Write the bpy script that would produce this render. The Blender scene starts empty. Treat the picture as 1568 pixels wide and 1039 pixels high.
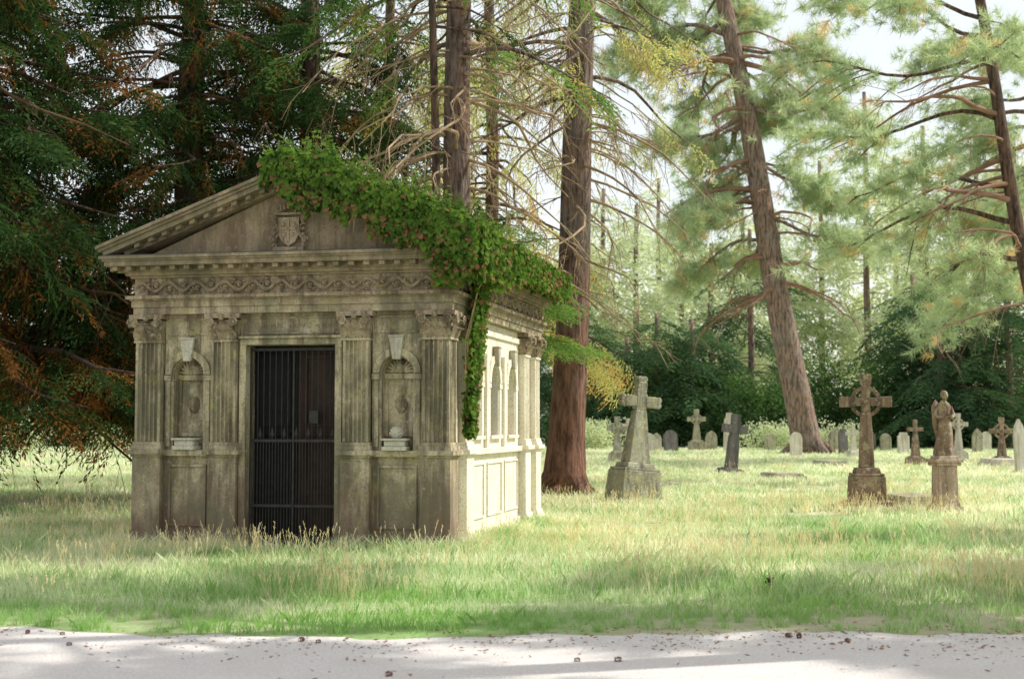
import bpy, math, random, numpy as np
from mathutils import Vector, Matrix
random.seed(7); rng=np.random.default_rng(7)
S=bpy.context.scene
U=lambda a,b: random.uniform(a,b)

# ---------------------------------------------------------------- materials
def new_mat(name):
    m=bpy.data.materials.new(name); m.use_nodes=True
    nt=m.node_tree; nt.nodes.clear()
    o=nt.nodes.new('ShaderNodeOutputMaterial')
    return m,nt,o
def ramp(nt,src,stops):
    r=nt.nodes.new('ShaderNodeValToRGB'); e=r.color_ramp.elements
    while len(e)<len(stops): e.new(.5)
    for i,(p,c) in enumerate(stops):
        e[i].position=p; e[i].color=(c,c,c,1) if not hasattr(c,'__len__') else (*c,1)
    nt.links.new(src,r.inputs[0]); return r.outputs[0]
def mixc(nt,f,a,b,mode='MIX'):
    m=nt.nodes.new('ShaderNodeMix'); m.data_type='RGBA'; m.blend_type=mode
    for i,v in ((0,f),(6,a),(7,b)):
        if hasattr(v,'is_linked') : nt.links.new(v,m.inputs[i])
        elif i==0: m.inputs[0].default_value=v
        else: m.inputs[i].default_value=(*v,1)
    return m.outputs[2]
def noise_(nt,vec,scale,detail=5,rough=.55,sc=None,w=0):
    if sc:
        mp=nt.nodes.new('ShaderNodeMapping'); mp.inputs['Scale'].default_value=sc; mp.inputs['Location'].default_value=(w,w*2,w)
        nt.links.new(vec,mp.inputs[0]); vec=mp.outputs[0]
    n=nt.nodes.new('ShaderNodeTexNoise'); n.inputs['Scale'].default_value=scale
    n.inputs['Detail'].default_value=detail; n.inputs['Roughness'].default_value=rough
    nt.links.new(vec,n.inputs['Vector']); return n.outputs['Fac']
def bump_(nt,h,st,dist=.02):
    b=nt.nodes.new('ShaderNodeBump'); b.inputs['Strength'].default_value=st; b.inputs['Distance'].default_value=dist
    nt.links.new(h,b.inputs['Height']); return b.outputs[0]
def mul(nt,a,b,op='MULTIPLY'):
    m=nt.nodes.new('ShaderNodeMath'); m.operation=op
    for i,v in enumerate((a,b)):
        if hasattr(v,'is_linked'): nt.links.new(v,m.inputs[i])
        else: m.inputs[i].default_value=v
    return m.outputs[0]
def mrange(nt,src,a,b,c,d):
    f=nt.nodes.new('ShaderNodeMapRange')
    for i,v in enumerate((a,b,c,d)): f.inputs[i+1].default_value=v
    nt.links.new(src,f.inputs[0]); return f.outputs[0]
def principled(nt,o,col,rough=.9,nrm=None,metal=0,spec=.3):
    p=nt.nodes.new('ShaderNodeBsdfPrincipled'); p.inputs['Roughness'].default_value=rough
    p.inputs['Metallic'].default_value=metal; p.inputs['Specular IOR Level'].default_value=spec
    if hasattr(col,'is_linked'): nt.links.new(col,p.inputs['Base Color'])
    else: p.inputs['Base Color'].default_value=(*col,1)
    if nrm: nt.links.new(nrm,p.inputs['Normal'])
    nt.links.new(p.outputs[0],o.inputs[0]); return p
def pos(nt):
    g=nt.nodes.new('ShaderNodeNewGeometry'); return g.outputs['Position']
def stone(name,light,mid,dark,lichen=(.45,.42,.2),st=.35,lic=.6,sc=1.,streak=.85,grime=0,sthr=.47):
    m,nt,o=new_mat(name); P=pos(nt)
    c=mixc(nt,ramp(nt,noise_(nt,P,2.2*sc,5,.65),[(.35,0),(.65,1)]),light,mid)
    c=mixc(nt,mul(nt,ramp(nt,noise_(nt,P,1.6*sc,5,.7,(3.5,3.5,.45),3),[(sthr,0),(sthr+.16,1)]),streak),c,dark)
    c=mixc(nt,mul(nt,ramp(nt,noise_(nt,P,5*sc,4,.7,(1,1,1),9),[(lic,0),(lic+.1,1)]),.6),c,lichen)
    f1=noise_(nt,P,32*sc,4,.7)
    c=mixc(nt,ramp(nt,f1,[(.33,.6),(.5,0)]),c,dark)
    c=mixc(nt,ramp(nt,noise_(nt,P,13*sc,3,.6,(1,1,1),20),[(.6,0),(.68,st)]),c,(.72,.70,.62))
    if grime:
        sx=nt.nodes.new('ShaderNodeSeparateXYZ'); nt.links.new(P,sx.inputs[0])
        nz=noise_(nt,P,2.6,4,.65,(1,1,.6),4)
        g1=mrange(nt,mul(nt,sx.outputs[2],mul(nt,nz,2.6),'SUBTRACT'),-1.2,.05,grime,0)
        c=mixc(nt,g1,c,(.16,.10,.075))
        g2=mrange(nt,mul(nt,sx.outputs[2],mul(nt,nz,1.2),'ADD'),3.4,3.9,0,.55)
        c=mixc(nt,g2,c,(.22,.145,.095))
        c=mixc(nt,mul(nt,ramp(nt,noise_(nt,P,1.3,5,.72,(1.2,1.2,.8),14),[(.48,0),(.58,1)]),.62),c,(.155,.145,.095))
    principled(nt,o,c,.92,bump_(nt,f1,.5,.02)); return m
def bark(name,a,b,c2,zlow=None):
    m,nt,o=new_mat(name); P=pos(nt)
    n1=noise_(nt,P,7,5,.7,(1.6,1.6,.28)); 
    c=mixc(nt,ramp(nt,n1,[(.38,0),(.58,1)]),a,b)
    c=mixc(nt,ramp(nt,noise_(nt,P,.9,2,.6),[(.4,0),(.65,.8)]),c,mixc(nt,ramp(nt,n1,[(.38,0),(.58,1)]),tuple(x*.35 for x in c2),c2))
    if zlow:
        sx=nt.nodes.new('ShaderNodeSeparateXYZ'); nt.links.new(P,sx.inputs[0])
        c=mixc(nt,mrange(nt,sx.outputs[2],2,6,.75,0),c,mixc(nt,ramp(nt,n1,[(.38,0),(.6,1)]),tuple(x*.35 for x in zlow),zlow))
    principled(nt,o,c,.95,bump_(nt,n1,1,.12)); return m
def leaf(name,a,b,trans=.35,extra=None,ps=None,tv=1.7):
    m,nt,o=new_mat(name)
    oi=nt.nodes.new('ShaderNodeObjectInfo'); gi=nt.nodes.new('ShaderNodeNewGeometry')
    if ps: base=mul(nt,ramp(nt,noise_(nt,gi.outputs['Position'],ps,1),[(.35,0),(.65,1)]),.6)
    else: base=mul(nt,oi.outputs['Random'],.6)
    f=mul(nt,base,mul(nt,gi.outputs['Random Per Island'],.4),'ADD')
    c=mixc(nt,f,a,b)
    if extra:
        c=mixc(nt,ramp(nt,mul(nt,mul(nt,oi.outputs['Random'],7.31),1,'MODULO') ,[(1-extra[1]-.001,0),(1-extra[1],1)]),c,extra[0])
    d=nt.nodes.new('ShaderNodeBsdfDiffuse'); t=nt.nodes.new('ShaderNodeBsdfTranslucent')
    nt.links.new(c,d.inputs[0])
    nt.links.new(mixc(nt,1.0,c,(tv,tv,.62*tv),'MULTIPLY'),t.inputs[0])
    m1=nt.nodes.new('ShaderNodeMixShader'); m1.inputs[0].default_value=trans
    nt.links.new(d.outputs[0],m1.inputs[1]); nt.links.new(t.outputs[0],m1.inputs[2])
    nt.links.new(m1.outputs[0],o.inputs[0]); return m
def plain(name,col,rough=.7,metal=0,ns=12,var=.5):
    m,nt,o=new_mat(name); P=pos(nt)
    n=noise_(nt,P,ns,3)
    c=mixc(nt,ramp(nt,n,[(.3,0),(.7,1)]),col,tuple(x*(1-var) for x in col))
    principled(nt,o,c,rough,bump_(nt,n,.3,.01),metal); return m

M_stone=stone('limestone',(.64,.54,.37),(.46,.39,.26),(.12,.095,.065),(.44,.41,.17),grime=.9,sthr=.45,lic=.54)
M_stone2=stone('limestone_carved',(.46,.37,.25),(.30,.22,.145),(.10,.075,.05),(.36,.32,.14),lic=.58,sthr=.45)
M_stoneS=stone('limestone_painted_sunlit',(.84,.79,.66),(.74,.67,.53),(.36,.3,.22),(.6,.56,.32),lic=.64,streak=.5,sthr=.54)  # limestone again, sunlight on the side walls painted in as paler colour
M_stoneW=stone('pale_stone',(.66,.63,.53),(.52,.48,.39),(.24,.2,.14),lic=.62,streak=.6)
M_grave=stone('lichened_stone',(.46,.44,.33),(.28,.26,.19),(.11,.10,.08),st=.6,lic=.5)
M_graveD=stone('dark_stone',(.17,.16,.15),(.12,.11,.10),(.05,.05,.045),(.28,.28,.2),lic=.68,st=.2)
M_graveR=stone('brown_stone',(.33,.22,.15),(.20,.13,.09),(.07,.055,.04),(.46,.41,.25),lic=.52,st=.4)
M_lead=plain('lead',(.09,.085,.08),.6)
M_wood=plain('door_wood',(.045,.02,.012),.6,0,5,.6)
M_dark=plain('painted_interior_dark',(.012,.011,.01),.8)  # near-black colour painting in the darkness of an unlit interior
M_barkR=bark('bark_red',(.05,.032,.025),(.29,.18,.135),(.28,.23,.2),zlow=(.30,.13,.08))
M_barkD=bark('bark_dark',(.03,.02,.016),(.2,.12,.08),(.14,.10,.08))
M_barkP=bark('bark_pine',(.07,.048,.04),(.36,.24,.18),(.3,.24,.2))
M_twig=plain('dead_twig',(.46,.33,.2),.9,0,2,.55)
M_twigd=plain('dead_twig_dark',(.20,.12,.07),.9,0,2,.55)
M_twigr=plain('dead_twig_red',(.33,.19,.13),.9,0,2,.5)
L_yew=leaf('conifer_needles_dark',(.015,.038,.016),(.065,.115,.035),.3)
L_brn=leaf('conifer_needles_dead',(.12,.055,.02),(.33,.15,.05),.35)
L_mid=leaf('conifer_needles_green',(.08,.17,.05),(.20,.30,.09),.45,((.4,.28,.1),.1))
L_gold=leaf('conifer_needles_yellow',(.32,.34,.15),(.52,.49,.25),.5,((.5,.32,.15),.12))
L_pine=leaf('pine_needles',(.26,.35,.24),(.50,.56,.42),.45,((.55,.42,.26),.08),tv=1.55)
L_far=leaf('distant_foliage_pale',(.42,.50,.38),(.70,.73,.57),.45,tv=1.3)  # distance haze painted into the foliage as paler colour
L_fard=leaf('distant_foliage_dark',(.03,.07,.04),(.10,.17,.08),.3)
L_bush=leaf('bush_leaves',(.03,.07,.03),(.10,.18,.06),.35)
L_ivy=leaf('ivy_leaves',(.022,.062,.014),(.17,.28,.05),.35,None,5,1.5)
L_ivyd=leaf('ivy_dead',(.14,.08,.045),(.28,.15,.08),.2)

def gcol(nt,P):
    n=ramp(nt,noise_(nt,P,.5,3,.62,(.6,1.5,0)),[(.40,0),(.64,1)])
    sx=nt.nodes.new('ShaderNodeSeparateXYZ'); nt.links.new(P,sx.inputs[0])
    verge=mrange(nt,sx.outputs[1],12.,15.,.6,.05)      # mown, greener verge beside the road
    dry=mrange(nt,sx.outputs[1],19,30,0,.2)
    return mul(nt,mul(nt,n,verge,'SUBTRACT'),dry,'ADD')
def grass_mat():
    m,nt,o=new_mat('grass_blades'); P=pos(nt); oi=nt.nodes.new('ShaderNodeNewGeometry')
    f=mul(nt,mul(nt,gcol(nt,P),.6),mul(nt,oi.outputs['Random Per Island'],.5),'ADD')
    c=mixc(nt,ramp(nt,f,[(.10,0),(.85,1)]),(.30,.49,.15),(.90,.87,.69))
    d=nt.nodes.new('ShaderNodeBsdfDiffuse'); t=nt.nodes.new('ShaderNodeBsdfTranslucent')
    nt.links.new(c,d.inputs[0]); nt.links.new(mixc(nt,1.,c,(1.08,1.12,.98),'MULTIPLY'),t.inputs[0])
    m1=nt.nodes.new('ShaderNodeMixShader'); m1.inputs[0].default_value=.5
    nt.links.new(d.outputs[0],m1.inputs[1]); nt.links.new(t.outputs[0],m1.inputs[2]); nt.links.new(m1.outputs[0],o.inputs[0]); return m
M_grass=grass_mat()
M_straw=leaf('straw_stalks',(.68,.56,.36),(.84,.75,.54),.35,None,None,1.15)

# ---------------------------------------------------------------- mesh builder
class MB:
    def __init__(s): s.v=[]; s.f=[]; s.M=None
    def add(s,vs,fs):
        b=len(s.v)
        for p in vs:
            s.v.append(tuple(s.M@Vector(p)) if s.M else tuple(p))
        for f in fs: s.f.append([b+i for i in f])
    def box(s,x0,x1,y0,y1,z0,z1,tx=0,ty=None):
        ty=tx if ty is None else ty
        s.add([(x0,y0,z0),(x1,y0,z0),(x1,y1,z0),(x0,y1,z0),(x0+tx,y0+ty,z1),(x1-tx,y0+ty,z1),(x1-tx,y1-ty,z1),(x0+tx,y1-ty,z1)],
              [(3,2,1,0),(4,5,6,7),(0,1,5,4),(1,2,6,5),(2,3,7,6),(3,0,4,7)])
    def prism(s,poly,y0,y1):
        n=len(poly)
        s.add([(x,y0,z) for x,z in poly]+[(x,y1,z) for x,z in poly],
              [list(range(n)),list(range(2*n-1,n-1,-1))]+[(i,i+n,(i+1)%n+n,(i+1)%n) for i in range(n)])
    def vprism(s,poly,z0,z1):
        n=len(poly)
        s.add([(x,y,z0) for x,y in poly]+[(x,y,z1) for x,y in poly],
              [list(range(n-1,-1,-1)),list(range(n,2*n))]+[(i,(i+1)%n,(i+1)%n+n,i+n) for i in range(n)])
    def tube(s,pts,rad,n=6,cap=True):
        pts=[Vector(p) for p in pts]; L=len(pts)
        if not hasattr(rad,'__len__'): rad=[rad]*L
        vs=[];fs=[]
        for i,p in enumerate(pts):
            t=(pts[min(i+1,L-1)]-pts[max(i-1,0)])
            if t.length<1e-9: t=Vector((0,0,1))
            t.normalize(); r=Vector((0,0,1)) if abs(t.z)<.9 else Vector((1,0,0))
            a=t.cross(r).normalized(); b=t.cross(a)
            for k in range(n):
                an=2*math.pi*k/n; vs.append(p+(a*math.cos(an)+b*math.sin(an))*rad[i])
        for i in range(L-1):
            for k in range(n): fs.append((i*n+k,i*n+(k+1)%n,(i+1)*n+(k+1)%n,(i+1)*n+k))
        if cap: fs.append(list(range(n))[::-1]); fs.append([(L-1)*n+k for k in range(n)])
        s.add(vs,fs)
    def ball(s,c,r,nu=8,nv=6):
        if not hasattr(r,'__len__'): r=(r,r,r)
        vs=[];fs=[]
        for j in range(1,nv):
            for i in range(nu):
                a=2*math.pi*i/nu;b=math.pi*j/nv
                vs.append((c[0]+r[0]*math.sin(b)*math.cos(a),c[1]+r[1]*math.sin(b)*math.sin(a),c[2]+r[2]*math.cos(b)))
        for j in range(nv-2):
            for i in range(nu): fs.append((j*nu+i,(j+1)*nu+i,(j+1)*nu+(i+1)%nu,j*nu+(i+1)%nu))
        fs.append(list(range(nu))); fs.append([(nv-2)*nu+i for i in range(nu)][::-1])
        s.add(vs,fs)
    def obj(s,name,mat,parent=None,smooth=False,bevel=0,fix=False):
        me=bpy.data.meshes.new(name); me.from_pydata(s.v,[],s.f); me.update()
        if fix:
            import bmesh
            bm=bmesh.new(); bm.from_mesh(me); bmesh.ops.recalc_face_normals(bm,faces=bm.faces); bm.to_mesh(me); bm.free()
        me.materials.append(mat)
        if smooth: me.polygons.foreach_set('use_smooth',[True]*len(me.polygons))
        ob=bpy.data.objects.new(name,me); S.collection.objects.link(ob)
        if parent: ob.parent=parent
        if bevel:
            b=ob.modifiers.new('b','BEVEL'); b.width=bevel; b.segments=1; b.limit_method='ANGLE'; b.angle_limit=.7
        return ob
def empty(name,loc=(0,0,0),rz=0):
    e=bpy.data.objects.new(name,None); e.location=loc; e.rotation_euler=(0,0,rz); S.collection.objects.link(e); e.empty_display_size=.2; return e

# ---------------------------------------------------------------- scatter via geometry nodes
def proto(name,quads,mat):
    me=bpy.data.meshes.new(name); v=[];f=[]
    for q in quads:
        b=len(v); v+= [tuple(p) for p in q]; f.append(list(range(b,b+len(q))))
    me.from_pydata(v,[],f); me.materials.append(mat)
    return bpy.data.objects.new(name,me)
GN={}
def scatter(name,pts,rots,scl,protos,parent=None):
    key=tuple(p.name for p in protos)
    if key not in GN:
        col=bpy.data.collections.new('protos_'+name)
        for p in protos: col.objects.link(p)
        g=bpy.data.node_groups.new('scatter_'+name,'GeometryNodeTree'); GN[key]=g
        g.interface.new_socket('Geometry',in_out='INPUT',socket_type='NodeSocketGeometry')
        g.interface.new_socket('Geometry',in_out='OUTPUT',socket_type='NodeSocketGeometry')
        n=g.nodes; gi=n.new('NodeGroupInput'); go=n.new('NodeGroupOutput'); ip=n.new('GeometryNodeInstanceOnPoints')
        ci=n.new('GeometryNodeCollectionInfo'); ci.inputs['Collection'].default_value=col; ci.inputs['Separate Children'].default_value=True
        ci.inputs['Reset Children'].default_value=True
        ar=n.new('GeometryNodeInputNamedAttribute'); ar.data_type='FLOAT_VECTOR'; ar.inputs['Name'].default_value='rot'
        asl=n.new('GeometryNodeInputNamedAttribute'); asl.data_type='FLOAT'; asl.inputs['Name'].default_value='scl'
        g.links.new(gi.outputs[0],ip.inputs['Points']); g.links.new(ci.outputs[0],ip.inputs['Instance'])
        ip.inputs['Pick Instance'].default_value=True
        ri=n.new('FunctionNodeRandomValue'); ri.data_type='INT'
        ri.inputs[4].default_value=0; ri.inputs[5].default_value=len(protos)-1
        g.links.new(ri.outputs[2],ip.inputs['Instance Index'])
        g.links.new(ar.outputs['Attribute'],ip.inputs['Rotation']); g.links.new(asl.outputs['Attribute'],ip.inputs['Scale'])
        g.links.new(ip.outputs[0],go.inputs[0])
    me=bpy.data.meshes.new(name); n=len(pts)
    me.vertices.add(n); me.vertices.foreach_set('co',np.asarray(pts,dtype=np.float32).ravel())
    a=me.attributes.new('rot','FLOAT_VECTOR','POINT'); a.data.foreach_set('vector',np.asarray(rots,dtype=np.float32).ravel())
    a=me.attributes.new('scl','FLOAT','POINT'); a.data.foreach_set('value',np.asarray(scl,dtype=np.float32).ravel())
    ob=bpy.data.objects.new(name,me); S.collection.objects.link(ob)
    if parent: ob.parent=parent
    md=ob.modifiers.new('s','NODES'); md.node_group=GN[key]
    return ob
def eul(d,roll=None):
    d=np.asarray(d); l=np.linalg.norm(d)+1e-9
    return (U(0,6.28) if roll is None else roll, -math.asin(max(-1,min(1,d[2]/l))), math.atan2(d[1],d[0]))

def rh(p,d,L,w,r=None):
    p=Vector(p); d=Vector(d).normalized()
    n=Vector((U(-1,1),U(-1,1),U(-.3,1))); s=d.cross(n)
    if s.length<1e-4: s=Vector((1,0,0))
    s=s.normalized()*w
    return [p,p+d*L*.45+s,p+d*L,p+d*L*.45-s]
def fir_spray(mat,nm):
    q=[]
    for k in range(9):
        t=k/8; P=Vector((t,0,-.12*t*t))
        for sd in(-1,1):
            L=(.42*(1-t)**.8+.08)*U(.7,1.15); dr=Vector((.75,sd*.85,U(-.35,.05))).normalized()
            m=max(2,int(L/.07))
            for j in range(m):
                pp=P+dr*L*(j/m)+Vector((0,0,-.15*(L*j/m)**2*3))
                q.append(rh(pp,dr+Vector((U(-.4,.6),U(-.7,.7),U(-.4,.3))),U(.09,.14),U(.013,.022)))
        q.append(rh(P,(1,U(-.3,.3),U(-.2,.2)),.12,.014))
    return proto(nm,q,mat)
def droop_spray(mat,nm):
    q=[]
    for k in range(9):
        t=k/8; P=Vector((t*.9,0,-.3*t*t)); L=U(.25,.6)
        sd=U(-.5,.5)
        for j in range(int(L/.055)):
            pp=P+Vector((.15*j*.05,sd*j*.05,-j*.055))
            q.append(rh(pp,(U(-.6,.6),U(-.6,.6),-1),U(.08,.13),U(.011,.018)))
    return proto(nm,q,mat)
def pine_tuft(mat,nm,n=40):
    q=[]
    for k in range(n):
        t=U(0,1); P=Vector((t*.45,U(-.03,.03),U(-.03,.03)))
        d=Vector((U(.2,1.3),random.gauss(0,.8),random.gauss(.15,.8))).normalized()
        L=U(.25,.5); s=d.cross(Vector((U(-1,1),U(-1,1),U(-1,1)))).normalized()*.013
        q.append([P-s,P+s,P+d*L])
    return proto(nm,q,mat)
def leaf_clump(mat,nm,n=80,ls=.13):
    q=[]
    for k in range(n):
        d=Vector((random.gauss(0,1),random.gauss(0,1),random.gauss(0,1))).normalized()
        p=d*U(.1,.5)**.8
        q.append(rh(p,(d+Vector((U(-.8,.8),U(-.8,.8),U(-1.,.3)))),U(.7,1.2)*ls,ls*.3))
    return proto(nm,q,mat)
def mk(fn,mat,nm,k=3,**a): return [fn(mat,'%s_%d'%(nm,i),**a) for i in range(k)]
P_yew=mk(fir_spray,L_yew,'spray_dark')+mk(droop_spray,L_yew,'droop_dark',2)
P_brn=mk(fir_spray,L_brn,'spray_dead',2)+mk(droop_spray,L_brn,'droop_dead',2)
P_mid=mk(fir_spray,L_mid,'spray_green')
P_gold=mk(droop_spray,L_gold,'droop_gold')+mk(fir_spray,L_gold,'spray_gold',1)
P_pine=mk(pine_tuft,L_pine,'tuft_pine')
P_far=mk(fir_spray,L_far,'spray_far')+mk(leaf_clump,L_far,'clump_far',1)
P_fard=mk(fir_spray,L_fard,'spray_fard')
P_bush=mk(leaf_clump,L_bush,'clump_bush')
P_bushp=mk(leaf_clump,L_far,'clump_pale',2)

# ---------------------------------------------------------------- trees
def trunk(mb,base,h,r,top,flare=1.6,n=14,wob=.06,seg=16):
    ps=[];rs=[]; ph=U(0,6)
    for i in range(seg+1):
        f=(i/seg)**1.3; z=h*f
        ps.append((base[0]+top[0]*f+wob*math.sin(f*9+ph)*min(1,f*4),base[1]+top[1]*f+wob*math.cos(f*7+ph)*min(1,f*4),z-.05))
        rs.append(r*(1-.55*f)*(1+(flare-1)*math.exp(-z/.45)))
    mb.tube(ps,rs,n)
    for k in range(6):
        a=k*1.05+U(-.2,.2); d=Vector((math.cos(a),math.sin(a),0)); b=Vector((base[0],base[1],0))
        mb.tube([b+d*r*.7+Vector((0,0,.9*r)),b+d*r*1.4+Vector((0,0,.3*r)),b+d*r*2.1+Vector((0,0,-.05))],[r*.35,r*.32,r*.12],6)
    def at(z):
        f=min(1,max(0,z/h)); i=f**(1/1.3)*seg; k=min(seg-1,int(i)); u=i-k
        return Vector(ps[k]).lerp(Vector(ps[k+1]),u), rs[k]*(1-u)+rs[k+1]*u
    return at
def conifer(name,base,h,r,R,top=(0,0),z0=1.,z1=None,nb=100,up=.15,droop=.4,dens=6,sc=(.6,1.),protos=None,dead=None,deadf=0,bk=None,flare=1.6,tmin=.25,parent=None,azf=None,hang=.3,zmin=.5):
    e=parent or empty(name,(0,0,0))
    tm=MB(); bm_=MB(); at=trunk(tm,base,h,r,top,flare)
    z1=z1 or h*.98; P=[];Ro=[];Sc=[];P2=[];R2=[];S2=[]
    for i in range(nb):
        u=(i+U(0,1))/nb; zb=z0+(z1-z0)*u; az=U(0,2*math.pi) if azf is None else azf(zb)
        L=R((zb-z0)/(h-z0))*U(.6,1.15); p0,rr=at(zb)
        if L<.2: continue
        up_=up*U(.2,1.8); dp=droop*U(.6,1.4); w1=U(-.25,.25)
        path=[]
        for k in range(8):
            t=k/7; a=az+w1*t+.1*math.sin(t*9+i)
            path.append(p0+Vector((math.cos(a)*L*t,math.sin(a)*L*t,L*(up_*t-dp*t*t+.5*dp*max(0,t-.7)**2*3))))
            if path[-1].z<zmin: path[-1].z=zmin+U(0,.4)
        bm_.tube(path,[max(.008,min(rr*.5,.016*L+.012)*(1-.85*k/7)) for k in range(8)],5,False)
        for j in range(int(dens*L)):
            t=U(tmin,1)**.75; i0=min(6,int(t*7)); q=path[i0].lerp(path[i0+1],t*7-i0); tg=(path[i0+1]-path[i0]).normalized()
            perp=Vector((-tg.y,tg.x,0)); sd=U(-1,1)
            q=q+perp*sd*.24*L*(1.15-t)+Vector((0,0,-U(0,.25)*abs(sd)))
            d=tg+perp*sd*.9+Vector((0,0,-hang*U(.2,1.6)))
            isd=dead and random.random()<deadf*(1.4-1.2*t)*(1.7 if q.z<4 else .8)
            (P2 if isd else P).append(q); (R2 if isd else Ro).append(eul(d,U(-.5,.5))); (S2 if isd else Sc).append(U(*sc))
    tm.obj('trunk',bk or M_barkD,e,True); bm_.obj('branches',bk or M_barkD,e,True)
    if P: scatter('foliage',P,Ro,Sc,protos,e)
    if P2: scatter('dead_foliage',P2,R2,S2,dead,e)
    return e,at
def bare_limbs(e,at,n,z0,z1,Lr,az=(0,6.28),mat=None,twigs=7,droop=.5,name='dead_branches',th=1.):
    mb=MB()
    for i in range(n):
        z=U(z0,z1); p0,rr=at(z); a=U(*az); L=U(*Lr); path=[]
        dz=U(-.2,.4); w=U(-.5,.5); r0=U(.012,.035)*L/2*th
        for k in range(9):
            t=k/8; aa=a+w*t+.15*math.sin(7*t+i)
            path.append(p0+Vector((math.cos(aa)*L*t,math.sin(aa)*L*t,L*(dz*t-droop*U(.9,1.1)*t*t))))
        mb.tube(path,[r0*(1-.85*k/8)+.004*th for k in range(9)],5,False)
        for j in range(twigs):
            k=random.randint(2,7); q=path[k]; d=(path[k+1]-path[k]).normalized()+Vector((U(-1,1),U(-1,1),U(-1.1,.5)))*.9
            d.normalize(); l=L*U(.12,.4); pp=[q+d*l*t+Vector((U(-.03,.03),U(-.03,.03),-l*.35*t*t)) for t in(0,.35,.7,1)]
            mb.tube(pp,[.009*th,.007*th,.005*th,.003*th],4,False)
            for m in range(2):
                q2=pp[1+m]; d2=(d+Vector((U(-1,1),U(-1,1),U(-1,.6)))).normalized()*l*.5
                mb.tube([q2,q2+d2*.5+Vector((0,0,-.02)),q2+d2],[.005*th,.004*th,.002*th],3,False)
    mb.obj(name,mat or M_twig,e,True)

# left dark conifers
e,at=conifer('yew_tree',(-11.4,27.5),15,.4,lambda f:5.8*(1-f)**.6+.3,z0=1.9,nb=200,up=.2,droop=.35,dens=6.5,sc=(.75,1.25),protos=P_yew,dead=P_brn,deadf=.5,hang=.5,z1=12,zmin=1.0)
bare_limbs(e,at,60,2.5,9,(2,5.),mat=M_twigd,twigs=9)
e,at=conifer('yew_tree',(-6.8,30),16,.4,lambda f:4.0*(1-f)**.5+.3,z0=2.2,nb=120,up=.2,droop=.4,dens=7,sc=(.7,1.2),protos=P_yew,dead=P_brn,deadf=.5,hang=.5,z1=12,zmin=1.2)
bare_limbs(e,at,50,3,10,(2,4),mat=M_twigd,twigs=9)
# trunks behind the mausoleum
e,at=conifer('fir_tree',(-4.5,31),18,.30,lambda f:3.2*(1-f)**.5,z0=6.2,nb=66,dens=6,protos=P_yew,dead=P_brn,deadf=.12,bk=M_barkD,z1=12,sc=(.75,1.15))
bare_limbs(e,at,26,4,9,(1.5,3.5))
e,at=conifer('redwood_tree',(-1.02,27.5),20,.33,lambda f:3.0,z0=8.8,nb=16,dens=3.5,protos=P_mid,bk=M_barkR,z1=13,droop=.6)
bare_limbs(e,at,85,4.5,11.5,(1.2,3.4),droop=.55)
conifer('redwood_tree',(-1.5,27),18,.10,lambda f:2.5,z0=9,nb=6,dens=3,protos=P_yew,bk=M_barkD,z1=12)
e,at=conifer('redwood_tree',(1.15,32),22,.42,lambda f:3.0,top=(1.0,0),z0=9,nb=20,dens=3.5,protos=P_gold,bk=M_barkR,z1=13,droop=.7,flare=1.7)
bare_limbs(e,at,85,4.5,12.5,(1.2,3.2),droop=.6)
conifer('young_fir_tree',(-.5,29.5),6.2,.10,lambda f:2.3*(1-f)**.7+.2,z0=3.3,nb=60,dens=8,protos=P_mid,droop=.2,up=.15,sc=(.45,.8))
conifer('young_fir_tree',(-2.4,31),7.4,.10,lambda f:2.2*(1-f)**.8+.2,z0=2.6,nb=60,dens=6,protos=P_mid,droop=.25,sc=(.5,.8))
conifer('cedar_tree',(-.6,39),17,.25,lambda f:3.6*(1-f)**.4,z0=4.5,nb=55,dens=4,protos=P_gold,dead=P_brn,deadf=.1,droop=.6,z1=13.5,sc=(.8,1.2))
conifer('cedar_tree',(-3.8,43),19,.25,lambda f:3.8*(1-f)**.4,z0=4.5,nb=48,dens=4,protos=P_gold,droop=.6,z1=14.5,sc=(.9,1.3))

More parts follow.
